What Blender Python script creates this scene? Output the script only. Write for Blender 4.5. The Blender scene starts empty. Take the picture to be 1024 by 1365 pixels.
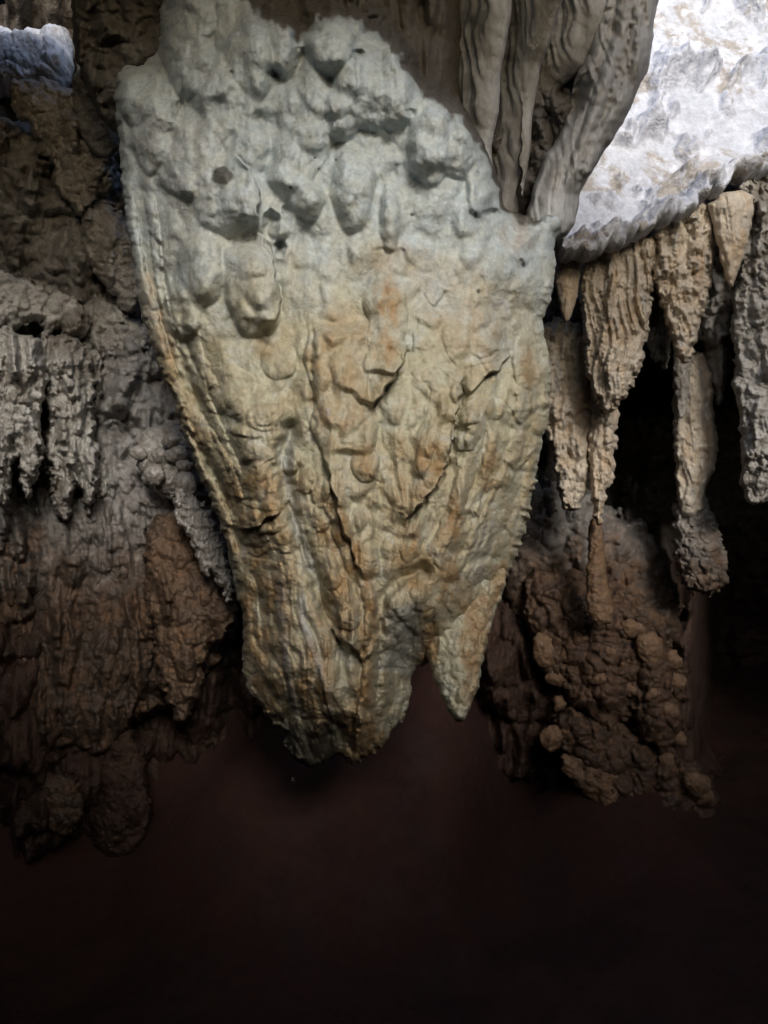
import bpy, math, random
import numpy as np
from mathutils import Vector

random.seed(7)
scene = bpy.context.scene
COL = scene.collection
K = 1.385 / 1365.0          # metres per photo pixel at one metre from the lens


# ------------------------------------------------------------------ noise
def _h(ix, iy, seed, k):
    n = (ix.astype(np.int64) * 374761393 + iy.astype(np.int64) * 668265263 + seed * 1274126177 + k * 1103515245) & 0xffffffff
    n = ((n ^ (n >> 13)) * 1274126177) & 0xffffffff
    n = ((n ^ (n >> 15)) * 2246822519) & 0xffffffff
    n = n ^ (n >> 16)
    return (n & 0xffffff).astype(np.float32) / np.float32(0xffffff)


def perlin(x, y, seed=0):
    ix = np.floor(x); iy = np.floor(y)
    fx = (x - ix).astype(np.float32); fy = (y - iy).astype(np.float32)
    ux = fx * fx * fx * (fx * (fx * 6 - 15) + 10); uy = fy * fy * fy * (fy * (fy * 6 - 15) + 10)

    def g(dx, dy):
        a = _h(ix + dx, iy + dy, seed, 1) * np.float32(2 * math.pi)
        return np.cos(a) * (fx - dx) + np.sin(a) * (fy - dy)
    a = g(0, 0); b = g(1, 0); c = g(0, 1); d = g(1, 1)
    return 1.5 * ((a * (1 - ux) + b * ux) * (1 - uy) + (c * (1 - ux) + d * ux) * uy)


def fbm(x, y, seed=0, octs=4, gain=0.5):
    s = 0; a = 1.0
    for o in range(octs):
        s = s + a * perlin(x * 2 ** o + 17.3 * o, y * 2 ** o - 9.1 * o, seed + o)
        a *= gain
    return s


def ridged(x, y, seed=0, octs=3):
    s = 0; a = 1.0
    for o in range(octs):
        s = s + a * (1 - 2 * np.abs(perlin(x * 2 ** o + 5.3 * o, y * 2 ** o, seed + o)))
        a *= 0.5
    return s


def worley(x, y, seed=0):
    ix = np.floor(x); iy = np.floor(y)
    f1 = np.full(x.shape, 9.0, np.float32); f2 = f1.copy()
    for dx in (-1, 0, 1):
        for dy in (-1, 0, 1):
            cx = ix + dx; cy = iy + dy
            px = cx + _h(cx, cy, seed, 3); py = cy + _h(cx, cy, seed, 4)
            d = ((px - x) ** 2 + (py - y) ** 2).astype(np.float32)
            f2 = np.minimum(f2, np.maximum(f1, d)); f1 = np.minimum(f1, d)
    return np.sqrt(f1), np.sqrt(f2)


def domes(x, y, seed=0):
    """botryoidal lumps: rounded heads with sharp creases between"""
    f1, f2 = worley(x, y, seed)
    return np.sqrt(np.clip(1 - (f1 / 0.85) ** 2, 0, 1)) * np.clip((f2 - f1) * 4, 0, 1) ** 0.35


def pillows(x, y, seed=0):
    """soft rounded swellings without sharp creases"""
    f1, f2 = worley(x, y, seed)
    return np.clip(1 - (f1 / 0.95) ** 2, 0, 1) * sstep(0, 0.45, f2 - f1)


def sstep(a, b, x):
    t = np.clip((x - a) / (b - a), 0, 1)
    return t * t * (3 - 2 * t)


def blur(A, r, n=2):
    r = int(r)
    if r < 1:
        return A
    for _ in range(n):
        for ax in (0, 1):
            P = np.concatenate([np.repeat(A.take([0], ax), r + 1, ax), A, np.repeat(A.take([-1], ax), r, ax)], ax)
            c = np.cumsum(P, ax, dtype=np.float64)
            m = A.shape[ax]
            A = ((c.take(range(2 * r + 1, 2 * r + 1 + m), ax) - c.take(range(0, m), ax)) / (2 * r + 1)).astype(np.float32)
    return A


# ------------------------------------------------------------------ outlines
def chaikin(poly, n=1, closed=True):
    P = np.array(poly, float)
    for _ in range(n):
        Q = np.roll(P, -1, 0) if closed else P[1:]
        A = P if closed else P[:-1]
        R = np.empty((len(A) * 2, 2)); R[0::2] = 0.75 * A + 0.25 * Q; R[1::2] = 0.25 * A + 0.75 * Q
        P = R if closed else np.vstack([P[:1], R, P[-1:]])
    return P


def sdf_poly(U, V, poly):
    d = np.full(U.shape, 1e9, np.float32); ins = np.zeros(U.shape, bool)
    n = len(poly)
    for i in range(n):
        ax, ay = poly[i]; bx, by = poly[(i + 1) % n]
        ex, ey = bx - ax, by - ay
        wx = U - ax; wy = V - ay
        t = np.clip((wx * ex + wy * ey) / (ex * ex + ey * ey + 1e-9), 0, 1)
        d = np.minimum(d, (wx - ex * t) ** 2 + (wy - ey * t) ** 2)
        c1 = (V >= ay); c2 = (V < by); c3 = ex * wy > ey * wx
        ins ^= (c1 & c2 & c3) | (~c1 & ~c2 & ~c3)
    d = np.sqrt(d)
    return np.where(ins, d, -d).astype(np.float32)


def line_dist(U, V, pts):
    """distance, signed side and arc position (0..1) to an open polyline"""
    best = np.full(U.shape, 1e9, np.float32); side = np.zeros(U.shape, np.float32); arc = np.zeros(U.shape, np.float32)
    L = [0]
    for a, b in zip(pts[:-1], pts[1:]):
        L.append(L[-1] + math.hypot(b[0] - a[0], b[1] - a[1]))
    for i, (a, b) in enumerate(zip(pts[:-1], pts[1:])):
        ex, ey = b[0] - a[0], b[1] - a[1]
        wx = U - a[0]; wy = V - a[1]
        t = np.clip((wx * ex + wy * ey) / (ex * ex + ey * ey + 1e-9), 0, 1)
        d = (wx - ex * t) ** 2 + (wy - ey * t) ** 2
        m = d < best
        best = np.where(m, d, best)
        side = np.where(m, np.sign(ex * wy - ey * wx), side)
        arc = np.where(m, (L[i] + t * (L[i + 1] - L[i])) / L[-1], arc)
    return np.sqrt(best), side, arc


class Field:
    """height map in photo-pixel units; features write into local windows"""

    def __init__(self, U, V, H):
        self.U, self.V, self.H = U, V, H
        self.u0, self.v0 = U[0, 0], V[0, 0]
        self.s = U[0, 1] - U[0, 0]

    def win(self, x0, y0, x1, y1):
        n, m = self.U.shape
        j0 = max(0, int((x0 - self.u0) / self.s)); j1 = min(m, int((x1 - self.u0) / self.s) + 2)
        i0 = max(0, int((y0 - self.v0) / self.s)); i1 = min(n, int((y1 - self.v0) / self.s) + 2)
        return (slice(i0, max(i0, i1)), slice(j0, max(j0, j1)))

    def box(self, pts, pad):
        xs = [p[0] for p in pts]; ys = [p[1] for p in pts]
        return self.win(min(xs) - pad, min(ys) - pad, max(xs) + pad, max(ys) + pad)

    def warp(self, w, amp, sc, seed):
        U, V = self.U[w], self.V[w]
        return U + amp * perlin(U / sc, V / sc, seed), V + amp * perlin(U / sc + 31, V / sc, seed + 5)

    def bulb(self, cx, cy, rx, ry, h, rot=0, p=0.5, A=None, wob=0.22):
        A = self.H if A is None else A
        R = max(rx, ry) * 1.3
        w = self.win(cx - R, cy - R, cx + R, cy + R)
        if 0 in self.U[w].shape:
            return
        U, V = self.warp(w, wob * min(rx, ry), 0.9 * min(rx, ry), int(cx * 7 + cy))
        c, s = math.cos(math.radians(rot)), math.sin(math.radians(rot))
        x = ((U - cx) * c + (V - cy) * s) / rx; y = (-(U - cx) * s + (V - cy) * c) / ry
        A[w] += h * np.clip(1 - x * x - y * y, 0, 1) ** p

    def step(self, pts, h, L, sgn=1, soft=1.4, fade=0.12):
        h = h * (1.15 if h > 12 else 0.5)
        L = L * (1.0 if h > 12 else 1.3)
        soft = soft if h > 12 else 3.5
        w = self.box(pts, L * 3)
        U, V = self.warp(w, 4, 14, int(pts[0][0]))
        d, s, arc = line_dist(U, V, pts)
        f = sstep(0, fade, arc) * sstep(0, fade, 1 - arc)
        sd = d * s * sgn
        self.H[w] += h * f * np.where(sd > 0, np.exp(-sd / L) * sstep(0, soft, sd), 0)
        self.H[w] -= 0.45 * h * f * np.where(sd <= 0, np.exp(sd / 5.0), 0) * sstep(-0.5, 1, -sd)

    def groove(self, pts, wd, h, A=None):
        A = self.H if A is None else A
        w = self.box(pts, wd * 3)
        U, V = self.warp(w, 3.5, 12, int(pts[0][1]))
        d, s, arc = line_dist(U, V, pts)
        f = sstep(0, 0.1, arc + 0.02) * sstep(0, 0.1, 1.02 - arc)
        A[w] -= h * f * np.exp(-(d / wd) ** 2)

    def ridge(self, pts, w0, w1, h, p=0.5, A=None):
        A = self.H if A is None else A
        w = self.box(pts, max(w0, w1) * 1.4)
        U, V = self.warp(w, 0.25 * min(w0, w1), 1.2 * min(w0, w1), int(pts[0][0] + pts[-1][1]))
        d, s, arc = line_dist(U, V, pts)
        f = sstep(0, 0.15, arc) * sstep(0, 0.08, 1 - arc) * 0.9 + 0.1
        A[w] += h * f * np.clip(1 - (d / (w0 + (w1 - w0) * arc)) ** 2, 0, 1) ** p


# ------------------------------------------------------------------ mesh making
def make_mesh(name, co, quads, mat, parent=None, attrs=None, origin=None, smooth=True):
    me = bpy.data.meshes.new(name)
    co = np.asarray(co, np.float64)
    if origin is None:
        origin = 0.5 * (co.min(0) + co.max(0))
    co = co - np.asarray(origin)
    me.vertices.add(len(co)); me.vertices.foreach_set('co', co.astype(np.float32).ravel())
    quads = np.asarray(quads, np.int32)
    n, k = quads.shape
    me.loops.add(n * k); me.loops.foreach_set('vertex_index', quads.ravel())
    me.polygons.add(n)
    me.polygons.foreach_set('loop_start', np.arange(0, n * k, k, dtype=np.int32))
    me.polygons.foreach_set('loop_total', np.full(n, k, np.int32))
    me.polygons.foreach_set('use_smooth', np.full(n, smooth, bool))
    me.update(calc_edges=True)
    for an, av in (attrs or {}).items():
        a = me.attributes.new(an, 'FLOAT', 'POINT'); a.data.foreach_set('value', np.asarray(av, np.float32))
    me.materials.append(mat)
    ob = bpy.data.objects.new(name, me)
    ob.location = Vector(origin)
    if parent is not None:
        ob.parent = parent
        ob.location = Vector(origin) - parent.location
    COL.objects.link(ob)
    return ob


def tag(o, label=None, cat=None, group=None, kind=None):
    if label: o['label'] = label
    if cat: o['category'] = cat
    if group: o['group'] = group
    if kind: o['kind'] = kind
    return o


def unproj(u, v, y):
    return np.stack([(u - 512) * K * y, y, -(v - 682.5) * K * y], -1)


LOOK = {}


def relief(name, poly, Y, R, mat, step=1.6, tilt=(0, 0), infl=1.0, back=0.9, edge=(3, 14), rough=(3, 18), flute=None,
           lumps=(), feats=None, seed=1, parent=None, smoothing=1, attr=None, swell=0.0, fine=(0.6, 5), drips=None):
    """a closed rock body: an outline given its own distance, inflated to a rounded section and carved in front"""
    P = chaikin(poly, smoothing)
    pad = 6 + edge[0] * 2
    x0, y0 = P.min(0) - pad; x1, y1 = P.max(0) + pad
    u = np.arange(x0, x1, step); v = np.arange(y0, y1, step)
    U, V = np.meshgrid(u, v)
    U = U.astype(np.float32); V = V.astype(np.float32)
    if U.size > 150000:
        st = 2
        us, vs = u[::st], v[::st]
        S = sdf_poly(*[a.astype(np.float32) for a in np.meshgrid(us, vs)], P)
        S = np.stack([np.interp(u, us, r) for r in S])
        S = np.stack([np.interp(v, vs, c) for c in S.T], 1).astype(np.float32)
    else:
        S = sdf_poly(U, V, P)
    if edge[0]:
        S = S + edge[0] * fbm(U / edge[1], V / edge[1], seed + 50, 3)
        if name == 'flowstone_drapery':
            S = S + (1.3 + 1.8 * perlin(U / 40, V / 26, 8)) * np.exp(-np.abs(S) / 7) * np.sin(V / 2.6 + 3 * perlin(U / 20, V / 20, 6)) * sstep(590, 640, V) * sstep(600, 620, U) + (4 * sstep(900, 960, V) + 3 * (1 - sstep(60, 130, V))) * fbm(U / 16, V / 16, seed + 51, 3)
    t = np.clip(S / R, 0, 1)
    H = R * infl * np.sqrt(np.clip(1 - (1 - t) ** 2, 0, 1))
    Hs = blur(H, R / step / 3)
    wgt = sstep(0.05, 0.5, t)
    H = H * (1 - wgt) + Hs * wgt
    if swell:
        H = H + swell * sstep(0, R * 3, S)
    Hback = H * back
    F = Field(U, V, H)
    ed = np.clip(S / 6, 0, 1)
    add = 0
    H0 = H
    if rough[0]:
        add = add + rough[0] * fbm(U / rough[1], V / rough[1], seed, 4, 0.55)
    if flute:
        fa, fu, fv = flute
        wu = U + fu * 0.8 * perlin(U / (fu * 4), V / (fu * 4), seed + 9)
        add = add + fa * ridged(wu / fu, V / fv, seed + 3, 3)
    for la, ls in lumps:
        if la < 0:          # scallops: shallow dishes with sharp rims
            wu = (U + 0.5 * V) * 0.9 + 0.4 * ls * perlin(U / ls, V / ls, seed + 21); wv = V - 0.3 * U + 0.4 * ls * perlin(U / ls + 9, V / ls, seed + 22)
            f1, f2 = worley(wu / ls, wv / (ls * 1.25), seed + int(ls))
            add = add - la * (np.minimum(f1, 1.0) ** 1.6 - 0.8 + 0.45 * (1 - sstep(0, 40, S))) * (0.3 + 0.7 * sstep(0, 34, S))
            continue
        wu = U + 0.35 * ls * perlin(U / ls, V / ls, seed + 21); wv = V + 0.35 * ls * perlin(U / ls + 9, V / ls, seed + 22)
        add = add + la * domes(wu / ls, wv / ls, seed + int(ls))
    if fine[0]:
        add = add + fine[0] * fbm(U / fine[1], V / fine[1], seed + 77, 2)
    H = H + add * ed
    F.H = H
    if drips:
        nd, dw, dl, dh = drips
        rg = random.Random(seed * 13 + 5)
        for _ in range(nd):
            cx = rg.uniform(x0, x1); cy = rg.uniform(y0 - dl * 0.5, y1); w_ = dw * rg.uniform(0.6, 1.5); l_ = dl * rg.uniform(0.5, 1.5)
            sx = rg.uniform(-0.12, 0.12) * l_
            F.ridge([(cx - sx, cy - l_ / 2), (cx + 0.3 * sx, cy), (cx + sx, cy + l_ / 2)], w_ * 1.1, w_ * 0.7, dh * rg.uniform(0.5, 1.3), 0.6)
            if rg.random() < 0.6:
                F.bulb(cx + sx, cy + l_ / 2, w_ * 0.9, w_ * 1.2, dh * 0.7)
        H = np.where(S > 0, H0 + (F.H - H0) * ed, F.H)
        F.H = H
    extra = {}
    if feats:
        extra = feats(F, S, ed) or {}
        H = F.H
    inside = S > 0
    H = np.where(inside, np.maximum(H, -Hback * 0.85), 0)
    cell = inside[:-1, :-1] | inside[1:, :-1] | inside[:-1, 1:] | inside[1:, 1:]
    used = np.zeros(S.shape, bool)
    used[:-1, :-1] |= cell; used[1:, :-1] |= cell; used[:-1, 1:] |= cell; used[1:, 1:] |= cell
    gv, gu = np.gradient(S, step)
    g2 = np.maximum(gu * gu + gv * gv, 0.2)
    out = used & ~inside
    mv = np.where(out, np.clip(S, -2 * step, 0) / g2, 0)
    Uq = U - mv * gu; Vq = V - mv * gv
    uc, vc = P.mean(0)
    Y0 = Y + tilt[0] * (Uq - uc) + tilt[1] * (Vq - vc)
    m = K * Y
    idf = np.full(S.shape, -1, np.int64); idf[used] = np.arange(used.sum())
    nb = used.sum()
    inn = used & inside
    idb = idf.copy(); idb[inn] = nb + np.arange(inn.sum())
    if tilt[0] or tilt[1]:
        # push out along the tilted plane's own normal
        a = unproj(uc, vc, Y); du = unproj(uc + 1, vc, Y + tilt[0]) - a; dv = unproj(uc, vc + 1, Y + tilt[1]) - a
        nrm = np.cross(du, dv); nrm /= np.linalg.norm(nrm)
        if nrm[1] > 0: nrm = -nrm
        B = unproj(Uq, Vq, Y0)
        Ff = B + nrm * (H * m)[..., None]
        Bb = B - nrm * (Hback * m)[..., None]
    else:
        Ff = unproj(Uq, Vq, Y0 - H * m)
        Bb = unproj(Uq, Vq, Y0 + Hback * m)
    co = np.concatenate([Ff[used], Bb[inn]])
    ci, cj = np.nonzero(cell)
    qf = np.stack([idf[ci, cj], idf[ci + 1, cj], idf[ci + 1, cj + 1], idf[ci, cj + 1]], 1)
    qb = np.stack([idb[ci, cj], idb[ci, cj + 1], idb[ci + 1, cj + 1], idb[ci + 1, cj]], 1)
    dup = (qf == qb[:, [0, 3, 2, 1]]).all(1)
    quads = np.concatenate([qf, qb[~dup]])
    attrs = {k: np.concatenate([a[used], a[inn]]) for k, a in extra.items()}
    LOOK[name if name != 'lobe' else 'lobe%d' % seed] = (u, v, np.where(inside, Y0 - H * m, 9.0))
    return make_mesh(name, co, quads, mat, parent, attrs)


def look(name, u, v):
    uu, vv, D = LOOK[name]
    j = int(np.clip((u - uu[0]) / (uu[1] - uu[0]), 0, len(uu) - 1)); i = int(np.clip((v - vv[0]) / (vv[1] - vv[0]), 0, len(vv) - 1))
    return float(D[i, j])


def tube(name, pts, radii, mat, parent=None, seed=1, seg=28, per=90, rough=0.25, sc=0.02):
    """a rounded rib along 3-D points with a wandering radius"""
    P = np.array(pts, float); r = np.array(radii, float)
    t = np.linspace(0, 1, len(P)); tt = np.linspace(0, 1, per)

    def cat(A):
        A = A.reshape(len(t), -1); o = []
        x = tt * (len(t) - 1); i = np.clip(x.astype(int), 0, len(t) - 2); f = (x - i)[:, None]
        p0 = A[np.maximum(i - 1, 0)]; p1 = A[i]; p2 = A[i + 1]; p3 = A[np.minimum(i + 2, len(t) - 1)]
        return 0.5 * (2 * p1 + (p2 - p0) * f + (2 * p0 - 5 * p1 + 4 * p2 - p3) * f * f + (3 * p1 - p0 - 3 * p2 + p3) * f ** 3)
    C = cat(P); rr = cat(r)[:, 0]
    T = np.gradient(C, axis=0); T /= np.linalg.norm(T, axis=1)[:, None]
    A = np.cross(T, np.array([0, 1.0, 0])); A /= np.linalg.norm(A, axis=1)[:, None]
    Bn = np.cross(T, A)
    th = np.linspace(0, 2 * math.pi, seg, endpoint=False)
    s = np.concatenate([[0], np.cumsum(np.linalg.norm(np.diff(C, axis=0), axis=1))])
    TH, SS = np.meshgrid(th, s)
    rm = float(np.mean(r))
    nz = 1 + rough * fbm(np.cos(TH) * rm / sc + 40, SS / sc + np.sin(TH) * rm / sc, seed, 3)
    cap = np.sqrt(np.clip(1 - (1 - np.minimum(1, np.minimum(s, s[-1] - s) / (rm * 1.2))) ** 2, 0.0004, 1))
    RR = rr[:, None] * nz * cap[:, None]
    co = C[:, None] + A[:, None] * (np.cos(TH) * RR)[..., None] + Bn[:, None] * (np.sin(TH) * RR)[..., None]
    co = co.reshape(-1, 3)
    q = []
    for i in range(per - 1):
        for j in range(seg):
            k = (j + 1) % seg
            q.append((i * seg + j, i * seg + k, (i + 1) * seg + k, (i + 1) * seg + j))
    return make_mesh(name, co, q, mat, parent)


def sheet(name, X, Yy, Z, mat, kind='structure'):
    n, m = X.shape
    co = np.stack([X, Yy, Z], -1).reshape(-1, 3)
    i, j = np.meshgrid(np.arange(n - 1), np.arange(m - 1), indexing='ij')
    a = (i * m + j).ravel()
    q = np.stack([a, a + 1, a + m + 1, a + m], 1)
    o = make_mesh(name, co, q, mat)
    return tag(o, kind=kind)


# ------------------------------------------------------------------ materials
def rock(name, c1, c2, c3, mix2=(0.45, 0.65), mix3=(0.5, 0.7), scale=9.0, bump=0.5, disp=0.004, rough=(0.55, 0.85), wet=0.0,
         bumpscale=60.0, stretch=1.0, attrs=False, crack=0.3, clay=None):
    mt = bpy.data.materials.new(name); mt.use_nodes = True
    nt = mt.node_tree; N = nt.nodes; L = nt.links
    b = N['Principled BSDF']; outp = N['Material Output']
    tc = N.new('ShaderNodeTexCoord'); mp = N.new('ShaderNodeMapping'); mp.inputs['Scale'].default_value = (1, 1, stretch)
    gp = N.new('ShaderNodeNewGeometry')
    L.new(gp.outputs['Position'] if clay else tc.outputs['Object'], mp.inputs[0])

    def noise(sc, det=6, ro=0.6, dist=0.0, src=mp):
        n = N.new('ShaderNodeTexNoise'); n.inputs['Scale'].default_value = sc; n.inputs['Detail'].default_value = det
        n.inputs['Roughness'].default_value = ro; n.inputs['Distortion'].default_value = dist
        L.new(src.outputs[0], n.inputs['Vector']); return n

    def rng(src, a, bb, lo=0.0, hi=1.0):
        r = N.new('ShaderNodeMapRange'); r.interpolation_type = 'SMOOTHSTEP'
        for k, x in zip((1, 2, 3, 4), (a, bb, lo, hi)): r.inputs[k].default_value = x
        L.new(src, r.inputs[0]); return r.outputs[0]

    def mix(f, A, Bc, mode='MIX'):
        x = N.new('ShaderNodeMix'); x.data_type = 'RGBA'; x.blend_type = mode
        if isinstance(f, float): x.inputs[0].default_value = f
        else: L.new(f, x.inputs[0])
        for idx, c in ((6, A), (7, Bc)):
            if isinstance(c, tuple): x.inputs[idx].default_value = (*c, 1)
            else: L.new(c, x.inputs[idx])
        return x.outputs[2]

    def math_(op, A, Bc):
        x = N.new('ShaderNodeMath'); x.operation = op
        for idx, c in enumerate((A, Bc)):
            if isinstance(c, (int, float)): x.inputs[idx].default_value = c
            else: L.new(c, x.inputs[idx])
        return x.outputs[0]
    n1 = noise(scale, 4, 0.65, 0.4); n2 = noise(scale * 2.3, 4, 0.68, 0.2); n3 = noise(scale * 9, 3, 0.7)
    col = mix(rng(n1.outputs['Fac'], *mix2), c1, c2)
    col = mix(rng(n2.outputs['Fac'], *mix3), col, c3)
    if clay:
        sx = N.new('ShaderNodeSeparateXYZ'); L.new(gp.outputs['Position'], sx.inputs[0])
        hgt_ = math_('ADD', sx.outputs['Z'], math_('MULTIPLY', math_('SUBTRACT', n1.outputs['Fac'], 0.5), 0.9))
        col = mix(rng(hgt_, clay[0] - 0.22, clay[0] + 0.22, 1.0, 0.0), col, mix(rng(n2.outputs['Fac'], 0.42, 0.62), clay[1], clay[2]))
    fine = N.new('ShaderNodeMapRange'); fine.inputs[1].default_value = 0.3; fine.inputs[2].default_value = 0.7
    fine.inputs[3].default_value = 0.78; fine.inputs[4].default_value = 1.18
    L.new(n3.outputs['Fac'], fine.inputs[0])
    if attrs:
        def att(nm):
            a = N.new('ShaderNodeAttribute'); a.attribute_name = nm; return a.outputs['Fac']
        n4 = noise(26, 6, 0.7)
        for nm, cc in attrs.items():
            f = att(nm) if nm in ('grime_shade', 'top_shade') else math_('MULTIPLY', att(nm), rng(n4.outputs['Fac'], 0.3, 0.62, 0.6, 1.0))
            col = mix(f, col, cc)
    sc_ = N.new('ShaderNodeVectorMath'); sc_.operation = 'SCALE'
    L.new(col, sc_.inputs[0]); L.new(fine.outputs[0], sc_.inputs['Scale'])
    L.new(sc_.outputs[0], b.inputs['Base Color'])
    L.new(rng(n2.outputs['Fac'], 0.35, 0.65, rough[0], rough[1]), b.inputs['Roughness'])
    b.inputs['Specular IOR Level'].default_value = 0.35
    if wet:
        b.inputs['Coat Weight'].default_value = wet; b.inputs['Coat Roughness'].default_value = 0.15
    # relief: crusty grain, pits and fine cracks
    nb = noise(bumpscale * 0.6, 5, 0.68, 0.3)
    vo = N.new('ShaderNodeTexVoronoi'); vo.feature = 'F1'; vo.inputs['Scale'].default_value = bumpscale * 0.8
    nw = noise(bumpscale * 0.5, 3, 0.5)
    wv = N.new('ShaderNodeVectorMath'); wv.operation = 'MULTIPLY_ADD'; wv.inputs[1].default_value = (0.03, 0.03, 0.03)
    L.new(nw.outputs['Color'], wv.inputs[0]); L.new(mp.outputs[0], wv.inputs[2]); L.new(wv.outputs[0], vo.inputs['Vector'])
    hgt = math_('SUBTRACT', nb.outputs['Fac'], math_('MULTIPLY', math_('MULTIPLY', vo.outputs['Distance'], crack), rng(n2.outputs['Fac'], 0.4, 0.65)))
    bp = N.new('ShaderNodeBump'); bp.inputs['Strength'].default_value = bump; bp.inputs['Distance'].default_value = disp * 2.5
    L.new(hgt, bp.inputs['Height']); L.new(bp.outputs[0], b.inputs['Normal'])
    return mt


M = {}
M['main'] = rock('cream_flowstone', (0.375, 0.355, 0.26), (0.335, 0.295, 0.195), (0.41, 0.41, 0.355), scale=7, bump=0.5, disp=0.004, bumpscale=70,
                 attrs={'pale': (0.37, 0.42, 0.44), 'ochre': (0.28, 0.175, 0.078), 'grey': (0.30, 0.31, 0.30), 'top_shade': (0.10, 0.09, 0.076), 'grime_shade': (0.034, 0.029, 0.022)}, rough=(0.5, 0.8))
M['curtain'] = rock('grey_curtain_stone', (0.36, 0.365, 0.37), (0.27, 0.26, 0.245), (0.43, 0.44, 0.45), scale=9, bump=0.3, bumpscale=55, stretch=0.3)
M['shelf'] = rock('daylit_scalloped_limestone', (0.52, 0.55, 0.63), (0.36, 0.335, 0.315), (0.60, 0.63, 0.71), scale=4, bump=0.7, bumpscale=24, disp=0.012, mix2=(0.52, 0.62), mix3=(0.48, 0.62))  # daylight's brightness and blue tint are put into this stone colour
M['tan'] = rock('tan_dripstone', (0.50, 0.44, 0.36), (0.46, 0.35, 0.24), (0.33, 0.315, 0.29), scale=9, bump=0.7, bumpscale=50, disp=0.006, stretch=0.4)
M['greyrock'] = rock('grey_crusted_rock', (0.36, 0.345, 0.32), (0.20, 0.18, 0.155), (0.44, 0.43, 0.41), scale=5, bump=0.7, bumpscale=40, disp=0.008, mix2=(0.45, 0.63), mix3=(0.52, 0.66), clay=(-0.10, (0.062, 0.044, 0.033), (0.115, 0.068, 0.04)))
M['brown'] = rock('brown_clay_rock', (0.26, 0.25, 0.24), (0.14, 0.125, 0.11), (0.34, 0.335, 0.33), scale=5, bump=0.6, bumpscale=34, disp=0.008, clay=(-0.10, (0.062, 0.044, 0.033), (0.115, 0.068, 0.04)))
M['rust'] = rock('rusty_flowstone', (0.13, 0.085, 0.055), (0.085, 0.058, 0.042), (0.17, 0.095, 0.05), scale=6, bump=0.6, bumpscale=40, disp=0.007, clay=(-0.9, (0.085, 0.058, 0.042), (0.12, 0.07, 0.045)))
M['mound'] = rock('dim_brown_mound_rock', (0.078, 0.046, 0.029), (0.044, 0.028, 0.020), (0.14, 0.08, 0.045), scale=9, bump=0.6, bumpscale=34, disp=0.008)
M['orange'] = rock('orange_nodule_rock', (0.165, 0.098, 0.055), (0.10, 0.064, 0.042), (0.21, 0.145, 0.098), scale=14, bump=0.6, bumpscale=50, disp=0.006)
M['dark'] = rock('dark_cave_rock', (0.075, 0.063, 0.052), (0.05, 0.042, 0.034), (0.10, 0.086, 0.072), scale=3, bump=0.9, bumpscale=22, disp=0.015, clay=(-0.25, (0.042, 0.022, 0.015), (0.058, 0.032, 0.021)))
M['boss'] = rock('dim_grey_brown_rock', (0.115, 0.108, 0.10), (0.075, 0.066, 0.057), (0.16, 0.155, 0.15), scale=6, bump=0.5, bumpscale=30, disp=0.01)
M['mud'] = rock('dark_red_mud', (0.034, 0.0125, 0.008), (0.025, 0.010, 0.007), (0.04, 0.016, 0.0105), scale=2.5, bump=0.35, bumpscale=10, disp=0.02, rough=(0.8, 0.95))
M['wet'] = rock('wet_grey_rock', (0.32, 0.30, 0.275), (0.20, 0.18, 0.155), (0.42, 0.40, 0.38), scale=10, bump=0.6, bumpscale=45, disp=0.006, wet=0.5, rough=(0.3, 0.6))

# ------------------------------------------------------------------ the great flowstone
MAIN = [(212, -178), (214, -60), (216, 20), (212, 62), (196, 86), (168, 90), (155, 98), (152, 120), (157, 170), (162, 240), (170, 300), (180, 365), (190, 425),
        (208, 480), (230, 528), (243, 572), (264, 630), (286, 678), (300, 722), (311, 772), (325, 822), (322, 870), (325, 905), (335, 932), (358, 955),
        (376, 968), (386, 1004), (398, 1019), (420, 1024), (440, 1012), (452, 1004), (464, 1020), (474, 1022), (500, 1003), (520, 990), (528, 972), (543, 950), (548, 912), (552, 892),
        (566, 884), (584, 880), (604, 870), (630, 850), (648, 826), (664, 802), (680, 760), (700, 716), (712, 652),
        (722, 592), (733, 545), (735, 500), (729, 462), (722, 430), (732, 405), (739, 380), (741, 345), (740, 322), (752, 296), (768, 276), (750, 268), (732, 268), (712, 278), (698, 284), (694, 200), (700, -178)]
KNOB = [(200, -260), (306, -240), (314, 0), (352, 28), (384, 46), (398, 62), (414, 44), (440, 26), (470, 32), (500, 48), (524, 72), (546, 102), (560, 132), (584, 150), (612, 168), (640, 200), (658, 244), (672, 292), (700, 298), (760, 290)]
FANG = [(574, 800), (606, 748), (640, 724), (668, 748), (676, 772), (664, 803), (651, 852), (642, 890), (638, 918), (624, 951), (613, 965), (603, 957), (591, 936), (578, 900), (567, 868), (564, 838)]


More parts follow.
